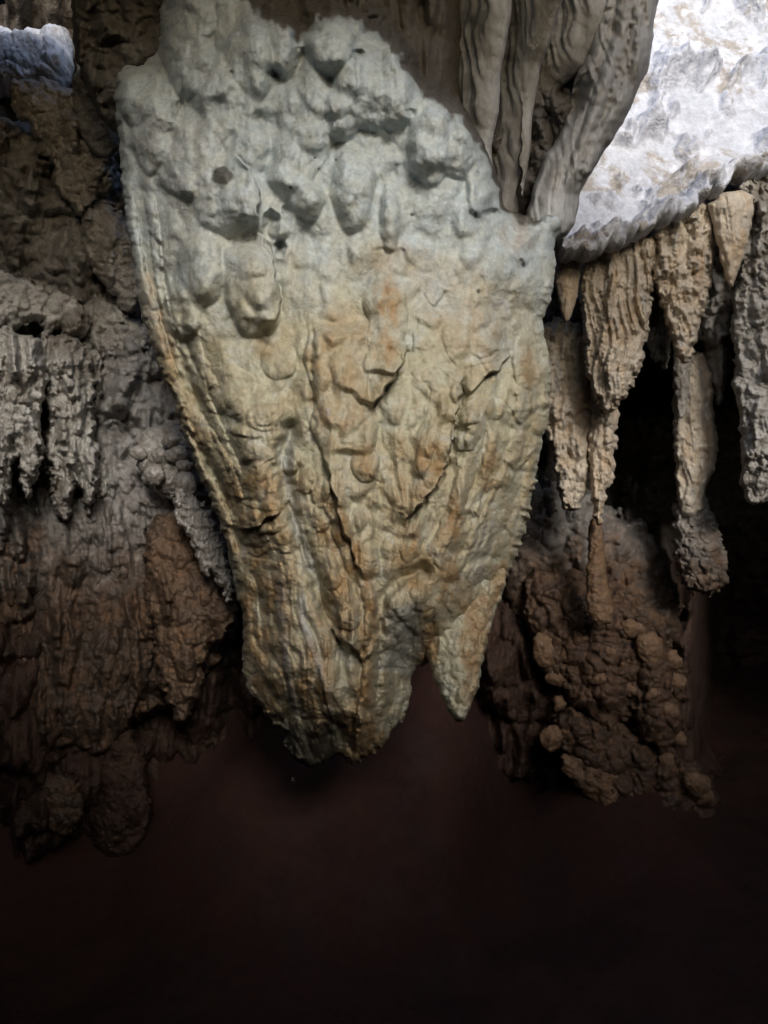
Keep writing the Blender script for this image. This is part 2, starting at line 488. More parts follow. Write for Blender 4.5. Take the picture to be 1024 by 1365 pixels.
def main_feats(F, S, ed):
    U, V, H = F.U, F.V, F.H
    # broad swell: the middle stands toward the viewer, the flanks fall back
    H += 95 * np.clip(1 - ((U - 475 + 0.10 * (V - 500)) / (330 - 0.16 * np.clip(V - 300, 0, 700))) ** 2, 0, 1) * sstep(0, 90, S)
    H += 16 * sstep(300, 560, V) * sstep(0, 60, S)
    low = sstep(420, 760, V)
    up = 1 - sstep(250, 420, V)
    # lumps: large and soft above, small and crusty below
    wu = U + 14 * perlin(U / 40, V / 40, 3); wv = V + 14 * perlin(U / 40 + 7, V / 40, 4)
    FAN = fan = (U - 500 + 12 * perlin(U / 60, V / 90, 41)) / (1350 - V) * 620
    patch = sstep(-0.25, 0.35, perlin(U / 55, V / 80, 19))
    H += ed * up * (4.5 * fbm(U / 24, V / 32, 61, 3) + 3.5 * ridged(U / 34, V / 130, 62, 2))
    H += ed * (9 * up * blur(pillows(wu / 62, wv / 80, 11), 3) + 8 * blur(pillows(wu / 36, wv / 52, 12), 2) * (1 - 0.6 * up))
    H += ed * low * (4.5 * pillows(fan / 26, wv / 62, 13) + 2.0 * patch * domes(wu / 10.5, wv / 12, 14) + 1.3 * domes(wu / 6, wv / 6.5, 16) * (1 - patch))
    H += ed * (0.9 + 1.0 * low * patch) * fbm(U / 11, V / 15, 15, 4, 0.6)
    H += ed * 6 * fbm(U / 60, V / 120, 18, 2)
    H += ed * sstep(400, 620, V) * (7 * ridged(fan / 50, V / 700, 42, 1) + 3.0 * ridged(fan / 20, V / 420, 43, 2))
    F.H = H
    B = F.bulb
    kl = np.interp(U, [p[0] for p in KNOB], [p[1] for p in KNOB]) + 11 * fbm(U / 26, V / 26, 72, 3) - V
    H -= 120 * sstep(-4, 46, kl)
    H -= 80 * sstep(0, 40, kl) * sstep(575, 640, U)
    H += 10 * sstep(0, 30, kl) * ridged(U / 26, V / 160, 73, 2)
    # knobs along the top and the big lobes of the pale zone
    lobes = np.zeros_like(U)
    for a in [(248, 40, 38, 95, 22), (335, 78, 34, 62, 20), (378, 60, 26, 46, 12), (440, 62, 34, 42, 24), (190, 132, 32, 44, 18), (205, 175, 30, 60, 14),
              (302, 135, 44, 66, 12), (485, 118, 46, 58, 16), (526, 118, 30, 58, 14), (455, 150, 28, 40, 12), (575, 190, 34, 58, 20), (612, 195, 34, 46, 12), (405, 170, 36, 70, 10),
              (300, 255, 50, 62, 14, -18), (255, 210, 46, 60, 12), (335, 385, 38, 66, 17, -14), (268, 360, 32, 52, 14), (245, 410, 26, 46, 9), (410, 265, 24, 26, 12), (385, 215, 32, 52, 12),
              (372, 308, 15, 12, 8), (640, 250, 20, 40, 12), (520, 290, 14, 48, 8), (470, 250, 30, 60, 8), (730, 250, 30, 36, 12), (700, 232, 18, 26, 8),
              (330, 200, 34, 40, 10), (420, 110, 24, 40, 8), (560, 140, 16, 20, 8)]:
        T = np.zeros_like(U); B(*a[:4], a[4] * 1.45 + 9, rot=a[5] if len(a) > 5 else 0, p=0.65, A=T, wob=0.15)
        lobes = np.maximum(lobes, T)
    F.H += blur(lobes, 1)
    soft = sstep(330, 420, V)
    F.H = F.H * soft + (0.6 * F.H + 0.4 * blur(F.H, 3)) * (1 - soft)
    for a in [(362, 300, 13, 22, -22), (373, 330, 9, 15, -18), (383, 281, 8, 9, -10), (365, 97, 12, 7, -9), (478, 71, 10, 6, -13), (470, 82, 6, 9, -8), (241, 150, 7, 20, -10), (244, 130, 5, 12, -7),
              (308, 100, 4, 7, -6), (440, 160, 5, 18, -5), (548, 150, 9, 7, -4), (592, 140, 8, 10, -4),
              (660, 285, 20, 8, -14)]:
        B(*a, p=1.0) if len(a) == 5 else B(*a[:5], rot=a[5], p=1.0)
    # ochre column in the middle and its knobs
    F.ridge([(452, 420), (452, 500), (458, 560), (465, 610)], 44, 38, 20)
    F.ridge([(515, 380), (518, 440), (510, 500)], 30, 26, 14)
    F.ridge([(470, 600), (462, 660), (475, 720), (490, 775)], 40, 20, 15)
    F.ridge([(560, 560), (556, 640), (545, 720)], 44, 30, 7)
    for a in [(487, 617, 20, 25, 15), (508, 622, 15, 24, 9), (388, 613, 13, 19, 12), (403, 580, 10, 20, 8), (407, 640, 14, 18, 11), (427, 655, 15, 22, 11), (430, 690, 14, 20, 10),
              (420, 722, 12, 16, 8), (452, 800, 24, 44, 22, -22), (437, 758, 16, 30, 13, -25), (470, 838, 22, 36, 17, -15), (545, 718, 18, 30, 9), (540, 800, 28, 30, 9), (355, 640, 44, 44, 13),
              (340, 590, 44, 30, 10), (372, 480, 24, 30, 8), (360, 555, 34, 20, 9), (335, 540, 32, 26, 6), (300, 520, 40, 34, 8), (345, 690, 46, 22, 12), (340, 712, 24, 16, 9),
              (385, 712, 24, 18, 9), (350, 770, 34, 26, 8), (360, 830, 22, 40, 6), (623, 556, 18, 12, 12), (620, 580, 20, 22, 10), (660, 545, 14, 16, 5), (580, 610, 26, 40, 6), (600, 690, 22, 60, 6),
              (655, 610, 16, 50, 5), (700, 500, 22, 60, 7), (640, 440, 50, 50, 8), (570, 460, 34, 50, 7), (545, 540, 30, 40, 5), (505, 910, 22, 50, 6), (525, 870, 22, 22, 6), (350, 900, 26, 50, 6),
              (420, 985, 34, 36, 12), (520, 960, 20, 30, 6)]:
        B(*a)
    for a in [(480, 690, 12), (505, 700, 14), (520, 730, 13), (515, 765, 14), (495, 735, 11), (575, 760, 15), (560, 790, 13), (590, 745, 12), (620, 700, 10), (640, 680, 9), (655, 760, 12), (645, 790, 11)]:
        B(a[0], a[1], a[2], a[2] * 1.25, 5)
    # ledges: one side stands proud and shades the other
    for pts, h, L, sg in [
        ([(545, 458), (538, 480), (528, 500), (510, 522), (494, 548)], 24, 34, 1),
        ([(494, 545), (503, 572), (499, 600)], 12, 30, 1),
        ([(620, 490), (610, 556), (601, 602), (592, 634), (568, 664), (546, 690), (538, 706)], 34, 55, 1),
        ([(682, 474), (662, 494), (642, 508), (628, 528)], 13, 36, 1),
        ([(668, 462), (650, 474), (636, 482)], 7, 22, 1),
        ([(722, 538), (706, 556), (694, 566)], 9, 26, 1),
        ([(722, 592), (705, 612), (688, 632)], 9, 20, 1),
        ([(694, 606), (670, 640), (655, 672), (640, 706), (622, 748), (606, 790)], 11, 24, 1),
        ([(346, 308), (364, 346), (375, 400), (371, 440)], 14, 40, 1),
        ([(308, 202), (336, 226), (348, 262), (342, 300)], 14, 34, 1),
        ([(418, 430), (416, 520), (422, 580)], 10, 34, -1),
        ([(425, 590), (440, 636), (452, 690), (470, 740), (486, 778)], 15, 30, -1),
        ([(578, 770), (560, 760), (532, 782), (512, 800)], 10, 26, -1),
        ([(520, 810), (545, 838), (562, 850)], 10, 20, -1),
        ([(440, 836), (458, 858), (476, 868), (487, 884)], 16, 28, -1),
        ([(318, 705), (338, 704), (356, 694), (378, 682)], 13, 26, -1),
        ([(300, 576), (332, 586), (352, 580)], 8, 24, -1),
        ([(336, 565), (352, 568), (366, 560)], 7, 18, -1),
        ([(326, 738), (345, 742), (372, 728)], 8, 22, -1), ([(372, 735), (388, 742), (402, 728)], 8, 20, -1),
        ([(492, 331), (515, 334), (541, 334)], 4, 26, -1),
        ([(598, 384), (590, 398), (576, 410)], 8, 22, 1), ([(574, 410), (558, 424), (551, 446), (552, 470)], 7, 20, -1),
        ([(600, 560), (614, 572), (628, 574)], 8, 14, -1),
        ([(440, 920), (452, 945), (465, 960)], 6, 16, -1),
        ([(358, 864), (372, 862), (382, 852)], 6, 16, -1),
        ([(300, 800), (330, 832), (362, 828)], 5, 20, -1),
        ([(225, 110), (243, 140), (244, 165)], 6, 24, 1),
    ]:
        F.step(pts, h, L, sg)
    for pts, wd, h in [
        ([(372, 556), (386, 574), (380, 600), (376, 632), (386, 660), (393, 700), (407, 738), (425, 782), (436, 830)], 12, 30),
        ([(578, 756), (556, 762), (530, 775), (508, 800), (503, 850)], 9, 22),
        ([(436, 800), (450, 850), (462, 900), (468, 950)], 12, 14),
        ([(505, 850), (500, 900), (504, 960)], 11, 14),
        ([(400, 900), (430, 940), (446, 985)], 7, 6),
        ([(205, 300), (216, 380), (228, 440), (250, 500), (280, 560)], 5, 9),
        ([(236, 536), (256, 584), (290, 640), (312, 690)], 5, 13),
        ([(228, 330), (236, 400), (250, 460), (268, 520)], 6, 6),
        ([(418, 440), (416, 540)], 5, 5), ([(650, 700), (628, 770)], 4, 5), ([(660, 640), (640, 690)], 3, 4),
    ]:
        F.groove(pts, wd, h)
    F.H -= 30 * np.clip(S / 30, 0, 1) * sstep(935, 985, V + 10 * perlin(U / 18, V / 18, 71)) * (1 - sstep(446, 466, U))
    F.H -= 14 * sstep(870, 960, V) * sstep(486, 520, U) * ed
    # ropes down the left flank and the drip rib in the middle
    for pts, w0, w1, h in [
        ([(168, 250), (178, 320), (188, 372), (203, 430), (220, 490), (243, 538), (272, 580), (294, 618), (306, 650), (314, 690)], 9, 15, 13),
        ([(196, 250), (206, 310), (212, 370), (224, 430), (236, 470)], 8, 6, 8),
        ([(233, 530), (244, 562), (262, 605), (280, 648), (297, 700), (306, 745)], 8, 13, 13),
        ([(258, 480), (270, 530), (292, 580), (318, 640)], 9, 9, 7), ([(250, 420), (262, 470), (285, 520)], 10, 8, 6),
        ([(482, 762), (494, 800), (496, 850), (493, 900), (488, 950), (476, 1008)], 9, 14, 16),
        ([(328, 760), (334, 830), (340, 900)], 12, 14, 6), ([(520, 840), (512, 900), (505, 980)], 10, 12, 6), ([(590, 500), (580, 560), (556, 640)], 14, 12, 6),
        ([(690, 440), (700, 520), (690, 590), (668, 660)], 14, 9, 8), ([(636, 530), (632, 600), (606, 680), (575, 750)], 14, 12, 8), ([(660, 560), (650, 620), (625, 690)], 9, 8, 6)]:
        F.ridge(pts, w0, w1, h * 1.4, 0.7)
    # pale veins
    veins = [[(376, 756), (374, 800), (378, 850), (384, 900), (396, 955)], [(402, 780), (404, 830), (424, 880), (444, 960)], [(386, 640), (398, 700), (420, 770)]]
    for p in veins:
        F.ridge(p, 7, 4, 4)
    # gnawed right edge of the blade
    te = 0.8 * np.exp(-np.clip(S, 0, None) / 7) * sstep(600, 640, V) * (U > 600)
    F.H += 4.5 * te * np.sin(V / 2.05 + 2 * perlin(U / 14, V / 14, 6))
    # ---- colour of the stone, with some light and shade painted in
    n = fbm(U / 45, V / 60, 31, 4); n2 = fbm(U / 16, V / 26, 33, 4)
    pale = np.clip(1 - sstep(230, 470, V + 60 * n - 60 * np.abs((U - 440) / 250)), 0, 1)  # clean calcite above, with the cool tint of sky light put in
    och = np.zeros_like(U)
    for cx, cy, rx, ry, a, *r in [(518, 405, 17, 36, 0.9), (516, 465, 18, 22, 0.75), (487, 445, 9, 16, 0.7), (520, 350, 40, 26, 0.4), (455, 500, 42, 90, 0.5), (487, 615, 20, 24, 0.6), (576, 615, 24, 20, 0.95),
                                  (560, 625, 40, 40, 0.4), (640, 440, 52, 50, 0.35), (605, 690, 12, 30, 0.8), (600, 700, 24, 50, 0.35), (705, 490, 10, 26, 0.55), (655, 620, 12, 32, 0.55),
                                  (455, 720, 22, 60, 0.8, -25), (490, 810, 16, 60, 0.65), (452, 810, 24, 46, 0.6), (350, 665, 50, 40, 0.6), (355, 460, 14, 14, 0.5), (340, 720, 40, 20, 0.55), (628, 850, 18, 50, 0.95, 8),
                                  (570, 850, 12, 34, 0.95), (600, 770, 20, 40, 0.55), (540, 720, 16, 32, 0.6), (355, 800, 30, 90, 0.5), (420, 910, 22, 60, 0.5), (480, 980, 24, 60, 0.75), (488, 920, 10, 90, 0.45),
                                  (655, 800, 10, 60, 0.7, 18), (360, 920, 34, 50, 0.35), (210, 440, 14, 80, 0.6, -14), (215, 500, 14, 50, 0.5, -24), (260, 560, 20, 60, 0.35, -30), (690, 310, 20, 30, 0.4), (565, 760, 26, 30, 0.5), (530, 660, 40, 60, 0.25),
                                  (330, 320, 60, 60, 0.1), (240, 240, 60, 90, 0.18), (600, 390, 60, 40, 0.3)]:
        T = np.zeros_like(U); F.bulb(cx, cy, rx * 1.35, ry * 1.35, 1.0, r[0] if r else 0, 1.0, T)
        och = np.maximum(och, a * np.clip(T * 1.3, 0, 1))
    cvx = F.H - blur(F.H, 14)
    och = np.clip(och * (0.75 + 0.6 * n2) + 0.16 * sstep(560, 900, V) * (1 + n) + sstep(350, 620, V) * np.clip(cvx / 12 + 0.35 * n2, 0, 0.28), 0, 1)
    grey = np.zeros_like(U)
    for pts, w_, a in [([(372, 556), (386, 574), (384, 640), (395, 700), (420, 770)], 10, 0.7), ([(530, 800), (540, 850), (530, 900)], 34, 0.7), ([(470, 890), (455, 860)], 14, 0.5), ([(650, 690), (630, 780)], 16, 0.4), ([(655, 490), (690, 470)], 16, 0.5)]:
        T = np.zeros_like(U); F.ridge(pts, w_, w_, a, 1.0, T); grey = np.maximum(grey, T)
    vp = np.zeros_like(U)
    for p in veins[:2]:
        T = np.zeros_like(U); F.ridge(p, 8, 6, 0.9, 1.0, T); vp = np.maximum(vp, T)
    T = np.zeros_like(U); F.bulb(437, 549, 6, 6, 1.6, 0, 1.0, T); F.bulb(375, 800, 8, 18, 1.0, 0, 1.0, T)
    pale = np.maximum(pale, np.clip(np.maximum(vp, T), 0, 1))
    gr = np.zeros_like(U)
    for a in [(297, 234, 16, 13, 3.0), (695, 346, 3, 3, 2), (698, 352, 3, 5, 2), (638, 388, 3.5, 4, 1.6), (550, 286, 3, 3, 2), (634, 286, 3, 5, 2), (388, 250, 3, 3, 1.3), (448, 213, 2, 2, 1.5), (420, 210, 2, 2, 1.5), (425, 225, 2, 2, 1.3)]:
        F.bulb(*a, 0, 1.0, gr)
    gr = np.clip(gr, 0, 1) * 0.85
    drk = sstep(945, 985, V + 12 * n2) * (1 - sstep(440, 466, U)) * 0.95  # shade of the recessed left foot painted in; spots above are real stains
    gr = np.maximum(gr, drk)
    return {'pale': pale, 'ochre': och * (kl < 20), 'grey': grey, 'top_shade': sstep(2, 13, kl + 8 * n2), 'grime_shade': gr}  # behind the knob line, shadow of the recessed top is painted dark


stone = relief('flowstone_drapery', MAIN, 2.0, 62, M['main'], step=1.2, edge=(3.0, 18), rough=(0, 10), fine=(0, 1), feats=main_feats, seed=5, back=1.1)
tag(stone, 'huge cream and ochre flowstone drapery filling the middle, with a pointed fang at its foot', 'flowstone')




def fang_feats(F, S, ed):
    U, V = F.U, F.V
    F.H += ed * (6 * fbm(U / 24, V / 50, 12, 2) + 4.5 * pillows(U / 18, V / 26, 13) + 2.6 * domes(U / 9, V / 10, 14) + 2.4 * fbm(U / 9, V / 12, 15, 4, 0.55))
    F.H += 3.5 * np.exp(-np.clip(S, 0, None) / 6) * np.sin(V / 2.3 + 2 * perlin(U / 14, V / 14, 6))
    n2 = fbm(U / 14, V / 22, 33, 4)
    T = np.zeros_like(U); F.bulb(630, 850, 22, 62, 1.5, 8, 1.0, T); F.bulb(572, 850, 10, 44, 1.4, -10, 1.0, T); F.bulb(625, 920, 20, 30, 0.6, 0, 1.0, T); F.bulb(660, 780, 12, 50, 0.9, 16, 1.0, T)
    return {'ochre': np.clip(1.6 * T, 0, 1) * np.clip(0.85 + 0.6 * n2, 0, 1), 'pale': 0 * U, 'grey': np.clip(0.4 * n2, 0, 1), 'top_shade': 0 * U, 'grime_shade': 0 * U}


fy = look('flowstone_drapery', 625, 800)
relief('fang', FANG, fy + 0.075, 30, M['main'], step=1.2, tilt=(0, -0.0006), infl=1.25, edge=(2.2, 13), rough=(0, 10), fine=(0, 1), feats=fang_feats, seed=6, parent=stone)

# ------------------------------------------------------------------ stone curtains at the upper right
GC = 'stone curtains at the top of the flowstone'


def curtain(poly, Y, R, label, **kw):
    o = relief('stone_curtain', poly, Y, R, M['curtain'], step=1.6, fine=(0.3, 6), **kw)
    tag(o, label, 'stone curtain', GC)


curtain([(600, -178), (706, -178), (684, -40), (669, 60), (661, 128), (652, 190), (650, 260), (606, 250), (596, 190), (592, 110), (592, 40), (596, -40)], 2.04, 14,
        'short grey stone curtain ending behind the pale shoulder, left of the long narrow curtain',
        infl=1.2, tilt=(-0.0036, 0), edge=(2.5, 60), rough=(3, 60), flute=(5, 14, 400), seed=31)
curtain([(656, -178), (784, -178), (752, -20), (730, 48), (711, 108), (704, 180), (697, 240), (692, 290), (684, 340), (664, 340), (656, 280), (654, 200), (656, 130), (658, 60)], 2.06, 12,
        'long narrow stone curtain with a pale right edge running down to the ochre shoulder',
        infl=1.2, tilt=(-0.0036, 0), edge=(2, 70), rough=(2.5, 60), flute=(3.5, 13, 400), seed=32)
curtain([(568, -178), (606, -178), (600, -30), (592, 50), (584, 110), (578, 170), (566, 170), (564, 100), (556, 20), (552, -40)], 2.08, 15,
        'dim thin stone curtain just right of the knobbly grey top of the flowstone', infl=2.2, edge=(3, 20), rough=(4, 24), seed=35)
curtain([(800, -178), (838, -178), (812, -10), (792, 56), (768, 94), (738, 120), (714, 150), (704, 176), (697, 150), (708, 90), (736, 50), (760, 0), (774, -40)], 2.04, 15,
        'thin slanting stone curtain that joins the long narrow one in a fork', infl=1.5, tilt=(-0.002, 0), edge=(2, 50), rough=(3, 50), flute=(4, 13, 300), seed=33)


def broad(F, S, ed):
    F.bulb(772, 130, 12, 36, -26, 20, 0.8)
    for pts, a, b, h in [([(880, -60), (858, 60), (836, 130), (800, 190), (775, 250)], 16, 12, 16), ([(845, -60), (825, 60), (800, 130), (775, 200), (755, 260)], 13, 10, 12),
                         ([(866, -60), (842, 60), (815, 140)], 8, 7, 8), ([(815, -60), (800, 50), (776, 120)], 12, 8, 10)]:
        F.ridge(pts, a, b, h, 0.9)


curtain([(792, -178), (910, -178), (878, 0), (868, 70), (852, 125), (824, 178), (804, 204), (792, 222), (776, 252), (764, 310), (730, 330), (700, 320), (706, 262), (724, 212), (748, 176), (762, 140), (764, 104), (782, 72), (794, 0)], 2.05, 30,
        'broad grey stone curtain at the right, against the bright scalloped shelf',
        infl=1.7, edge=(3, 40), rough=(5, 60), flute=(4, 20, 300), seed=34, feats=broad)

# dark boss of ceiling rock behind the top of the flowstone
o = relief('ceiling_boss', [(88, -200), (96, 40), (104, 92), (124, 140), (156, 186), (220, 200), (420, 180), (600, 240), (700, 300), (760, 290), (800, 200), (812, -200)], 2.27, 60, M['boss'],
           step=2.0, edge=(4, 24), rough=(12, 50), flute=(12, 40, 160), lumps=((8, 40), (4, 18)), drips=(30, 14, 110, 18), seed=41)
tag(o, 'dark brown lump of ceiling rock behind the top left of the flowstone', 'rock')

# ------------------------------------------------------------------ right: bright shelf and what hangs from it
shelf = relief('scalloped_shelf', [(700, 290), (742, 312), (764, 342), (778, 328), (792, 340), (812, 316), (830, 322), (846, 310), (872, 300), (884, 286), (905, 286), (935, 264), (950, 250), (965, 246), (990, 224), (1010, 230), (1100, 205), (1240, 150), (1260, -150), (1100, -260), (880, -260), (780, -60), (730, 150)],
               2.69, 11, M['shelf'], step=1.8, tilt=(0.0004, -0.0015), infl=1.5, edge=(9, 15), rough=(16, 60), lumps=((-62, 54), (-34, 25), (-6, 10)), seed=51, back=2.2, fine=(0.5, 6))
tag(shelf, 'bright bluish white shelf of scalloped limestone at the upper right, lit by daylight from above', 'rock shelf')


def hang(name, poly, Y, R, mat, label, cat='stalactite', group=None, **kw):
    o = relief(name, poly, Y, R, mat, **kw)
    return tag(o, label, cat, group)


o = relief('rock_mass', [(716, 300), (860, 270), (1110, 200), (1110, 430), (1040, 470), (985, 440), (950, 470), (905, 430), (868, 462), (820, 440), (780, 470), (735, 452), (712, 400)], 3.08, 40, M['brown'], step=1.8, seed=76,
           edge=(7, 18), rough=(9, 40), flute=(8, 20, 80), lumps=((7, 26), (3, 11)), drips=(40, 9, 70, 12))
tag(o, 'shaded brown rock right under the bright shelf, behind the stalactites', 'rock')
GR = 'stalactites under the bright shelf'
hang('stalactite', [(738, 318), (776, 322), (774, 370), (768, 405), (760, 426), (754, 430), (748, 418), (742, 385), (738, 350)], 2.62, 13, M['tan'],
     'small smooth pointed stalactite between the cream flowstone and the big fluted one', group=GR, seed=61, flute=(2.5, 9, 80), edge=(1.2, 12), rough=(1.5, 12))
hang('stalactite', [(772, 318), (880, 296), (868, 400), (862, 470), (850, 505), (836, 528), (822, 544), (806, 552), (798, 536), (788, 524), (778, 480), (776, 430), (770, 380)], 2.72, 32, M['tan'],
     'wide tan stalactite with deep vertical flutes and a ragged foot, lit warm on its left', group=GR, seed=62, drips=(16, 7, 110, 7), step=1.3, flute=(8, 15, 190), edge=(4, 12), rough=(3, 14), lumps=((2, 9),))
hang('stalactite', [(722, 420), (790, 430), (800, 500), (792, 570), (784, 640), (776, 676), (762, 684), (746, 672), (738, 620), (722, 560), (716, 480)], 2.95, 26, M['tan'],
     'blunt rough stalactite hanging right beside the edge of the cream flowstone', group=GR, seed=63, drips=(16, 8, 60, 9), flute=(6, 14, 90), edge=(4, 14), rough=(6, 20), lumps=((4, 16),))
hang('stalactite', [(782, 500), (828, 500), (824, 560), (822, 606), (816, 646), (806, 660), (804, 690), (798, 706), (792, 690), (790, 652), (784, 610), (786, 560)], 2.9, 16, M['tan'],
     'narrow stalactite tapering to a thin stem over the orange stalagmite', group=GR, seed=64, drips=(10, 6, 50, 6), step=1.3, flute=(4, 12, 70), edge=(4, 14), rough=(5, 18), lumps=((2.5, 12),))
hang('stalactite', [(850, 300), (965, 258), (952, 330), (946, 390), (936, 430), (926, 470), (914, 486), (904, 480), (896, 455), (886, 420), (872, 390), (860, 350)], 2.78, 34, M['tan'],
     'heavy crusted stalactite with a blunt tip, hanging under the middle of the bright shelf', group=GR, seed=65, drips=(26, 9, 60, 10), step=1.4, flute=(6, 18, 90), edge=(5, 16), rough=(6, 24), lumps=((4, 18), (2, 9)))
hang('stalactite', [(942, 262), (1004, 250), (1004, 290), (992, 340), (984, 365), (976, 386), (968, 376), (960, 340), (950, 300)], 2.68, 18, M['tan'],
     'smooth pointed stalactite with a slender drip tip, second from the right edge', group=GR, seed=66, flute=(3, 14, 90), edge=(2, 16), rough=(3, 20))
hang('stalactite', [(980, 220), (1090, 200), (1080, 560), (1050, 640), (1022, 672), (1000, 674), (986, 650), (988, 590), (980, 520), (974, 440), (984, 330)], 2.86, 36, M['greyrock'],
     'long knobbly grey stalactite at the right edge of the cave', group=GR, seed=67, drips=(22, 12, 60, 12), step=1.5, flute=(5, 22, 90), edge=(6, 18), rough=(7, 26), lumps=((6, 20), (2, 9)))
hang('stalactite', [(858, 360), (900, 380), (898, 430), (894, 476), (888, 496), (880, 480), (872, 488), (866, 466), (858, 440)], 3.0, 14, M['greyrock'],
     'small dark spiky stalactite in shade right of the wide fluted one', group=GR, seed=68, drips=(6,6,40,6), flute=(4, 10, 50), edge=(4, 10), rough=(4, 14))
hang('stalactite', [(896, 440), (922, 440), (920, 500), (916, 545), (908, 562), (902, 545), (898, 500)], 2.98, 10, M['greyrock'],
     'thin dark dripping stalactite in front of the pale broken column', group=GR, seed=69, flute=(2, 8, 50), edge=(2, 9), rough=(2, 10))
hang('stalactite', [(930, 390), (980, 380), (976, 460), (968, 520), (960, 545), (952, 520), (940, 480)], 3.1, 18, M['greyrock'],
     'shaded brown stalactite between the crusted one and the long knobbly one', group=GR, seed=70, drips=(10,8,60,8), flute=(4, 12, 60), edge=(4, 12), rough=(4, 16))

col = bpy.data.objects.new('broken_column', None); col.location = Vector(unproj(930, 560, 3.2)); COL.objects.link(col)
tag(col, 'pale column with a smooth block on top and a crusted bulb below, before the black opening', 'column')
relief('shaft', [(898, 470), (950, 470), (952, 560), (958, 585), (957, 618), (944, 645), (934, 690), (904, 690), (900, 620), (896, 560)], 3.1, 25, M['tan'], parent=col, seed=71,
       step=1.5, flute=(2.5, 12, 130), edge=(3, 14), rough=(4, 26), lumps=((2, 12),))
relief('crusted_foot', [(896, 660), (940, 655), (956, 700), (968, 740), (972, 776), (950, 796), (925, 786), (904, 776), (897, 720)], 3.18, 30, M['greyrock'], parent=col, seed=72,
       step=1.5, edge=(5, 12), rough=(4, 18), lumps=((7, 17), (3, 8)))

o = relief('stalagmite', [(786, 690), (804, 690), (806, 740), (810, 780), (822, 830), (790, 836), (780, 800), (782, 760), (784, 720)], 3.0, 13, M['orange'], step=1.4, seed=73, edge=(2, 12), rough=(3, 16), lumps=((2, 12),))
tag(o, 'slim orange stalagmite rising from the nodular mound to the narrow stalactite', 'stalagmite')

o = relief('rock_mass', [(680, 600), (740, 640), (790, 650), (830, 690), (868, 700), (890, 740), (910, 800), (905, 860), (830, 900), (700, 880), (660, 780)], 3.55, 50, M['brown'], step=2.0, seed=75, edge=(8, 24), rough=(9, 40), lumps=((7, 30), (3, 13)), drips=(14, 13, 90, 10))
tag(o, 'dull brown rock face behind the slim orange stalagmite', 'rock')

# nodular mound at the lower right
mound = bpy.data.objects.new('nodular_mound', None); mound.location = Vector(unproj(820, 1120, 3.3)); COL.objects.link(mound)
tag(mound, 'brown mound covered in rounded nodules on the dark floor at the lower right', 'rock mound')
for k, (pts, yy, R) in enumerate([
        ([(690, 770), (730, 750), (790, 770), (800, 830), (780, 890), (752, 930), (728, 910), (706, 860)], 3.38, 40),
        ([(760, 790), (820, 780), (870, 830), (880, 900), (850, 960), (800, 980), (760, 940), (740, 870)], 3.34, 46),
        ([(840, 810), (890, 850), (916, 905), (914, 975), (890, 1010), (850, 990), (836, 920), (826, 860)], 3.28, 38),
        ([(742, 940), (800, 950), (870, 980), (900, 1030), (890, 1090), (840, 1120), (790, 1080), (752, 1020), (736, 970)], 3.36, 42),
        ([(880, 990), (926, 1010), (958, 1050), (962, 1110), (920, 1140), (870, 1110), (862, 1040)], 3.32, 34)]):
    relief('lobe', pts, yy, R, M['mound'], step=1.8, edge=(8, 22), rough=(7, 40), lumps=((11, 34), (6, 15)), seed=81 + k, parent=mound)


def mlook(u, v):
    best = 9.0
    for nm, L_ in LOOK.items():
        if nm.startswith('lobe'):
            uu, vv, D = L_
            if uu[0] < u < uu[-1] and vv[0] < v < vv[-1]:
                best = min(best, look(nm, u, v))
    return best if best < 9 else 3.3


for (cx, cy, r) in [(728, 868, 23), (742, 904, 15), (746, 938, 11), (738, 983, 20), (843, 838, 15), (866, 864, 22), (898, 880, 13), (902, 912, 14), (893, 948, 14), (905, 985, 12), (930, 1046, 20), (940, 1062, 14), (802, 812, 14), (800, 905, 12), (842, 920, 11), (870, 925, 10), (890, 1015, 14), (775, 850, 12), (815, 870, 11), (960, 1118, 10)]:
    a = np.linspace(0, 2 * math.pi, 10, endpoint=False)
    rr = r * (1 + 0.16 * np.sin(a * 2 + cx) + 0.1 * np.sin(a * 3 + cy))
    Yn = min(3.3, mlook(cx, cy) + 0.3 * r * K * 3.2)
    relief('nodule', list(zip(cx + rr * np.cos(a), cy + rr * np.sin(a))), Yn, r * 0.8, M['orange'], step=1.7, parent=mound, seed=int(cx + cy), edge=(2, 9), rough=(2, 9), lumps=((1.5, 9),))
relief('flow_lobe', [(744, 1000), (772, 1010), (806, 1020), (842, 1040), (872, 1080), (880, 1112), (850, 1122), (806, 1090), (770, 1050), (748, 1026)], 3.24, 18, M['orange'], step=1.7, parent=mound, seed=91, edge=(5, 14), rough=(6, 24), lumps=((4, 18),))

# ------------------------------------------------------------------ left side
GL = 'rock pendants on the left side'
o = relief('rock_mass', [(-140, 130), (20, 150), (110, 200), (190, 240), (240, 400), (300, 560), (330, 760), (300, 900), (200, 960), (60, 1000), (-140, 980)], 3.02, 70, M['brown'],
           step=2.0, edge=(6, 26), rough=(22, 70), flute=(9, 34, 120), lumps=((14, 60), (8, 28), (3, 13)), drips=(60, 15, 80, 20), seed=100)
tag(o, 'lumpy grey and brown rock mass behind all the pendants and stalactites on the left', 'rock')
o = relief('rock_block', [(-120, 40), (0, 44), (40, 52), (76, 40), (96, 44), (98, 96), (84, 118), (40, 122), (0, 126), (-120, 130)], 2.95, 24, M['shelf'], step=1.6, edge=(3, 18), rough=(5, 34), lumps=((8, 34), (3, 15)), seed=101, tilt=(0, -0.001))
tag(o, 'bright white block of rock at the upper left, under the black ceiling', 'rock')
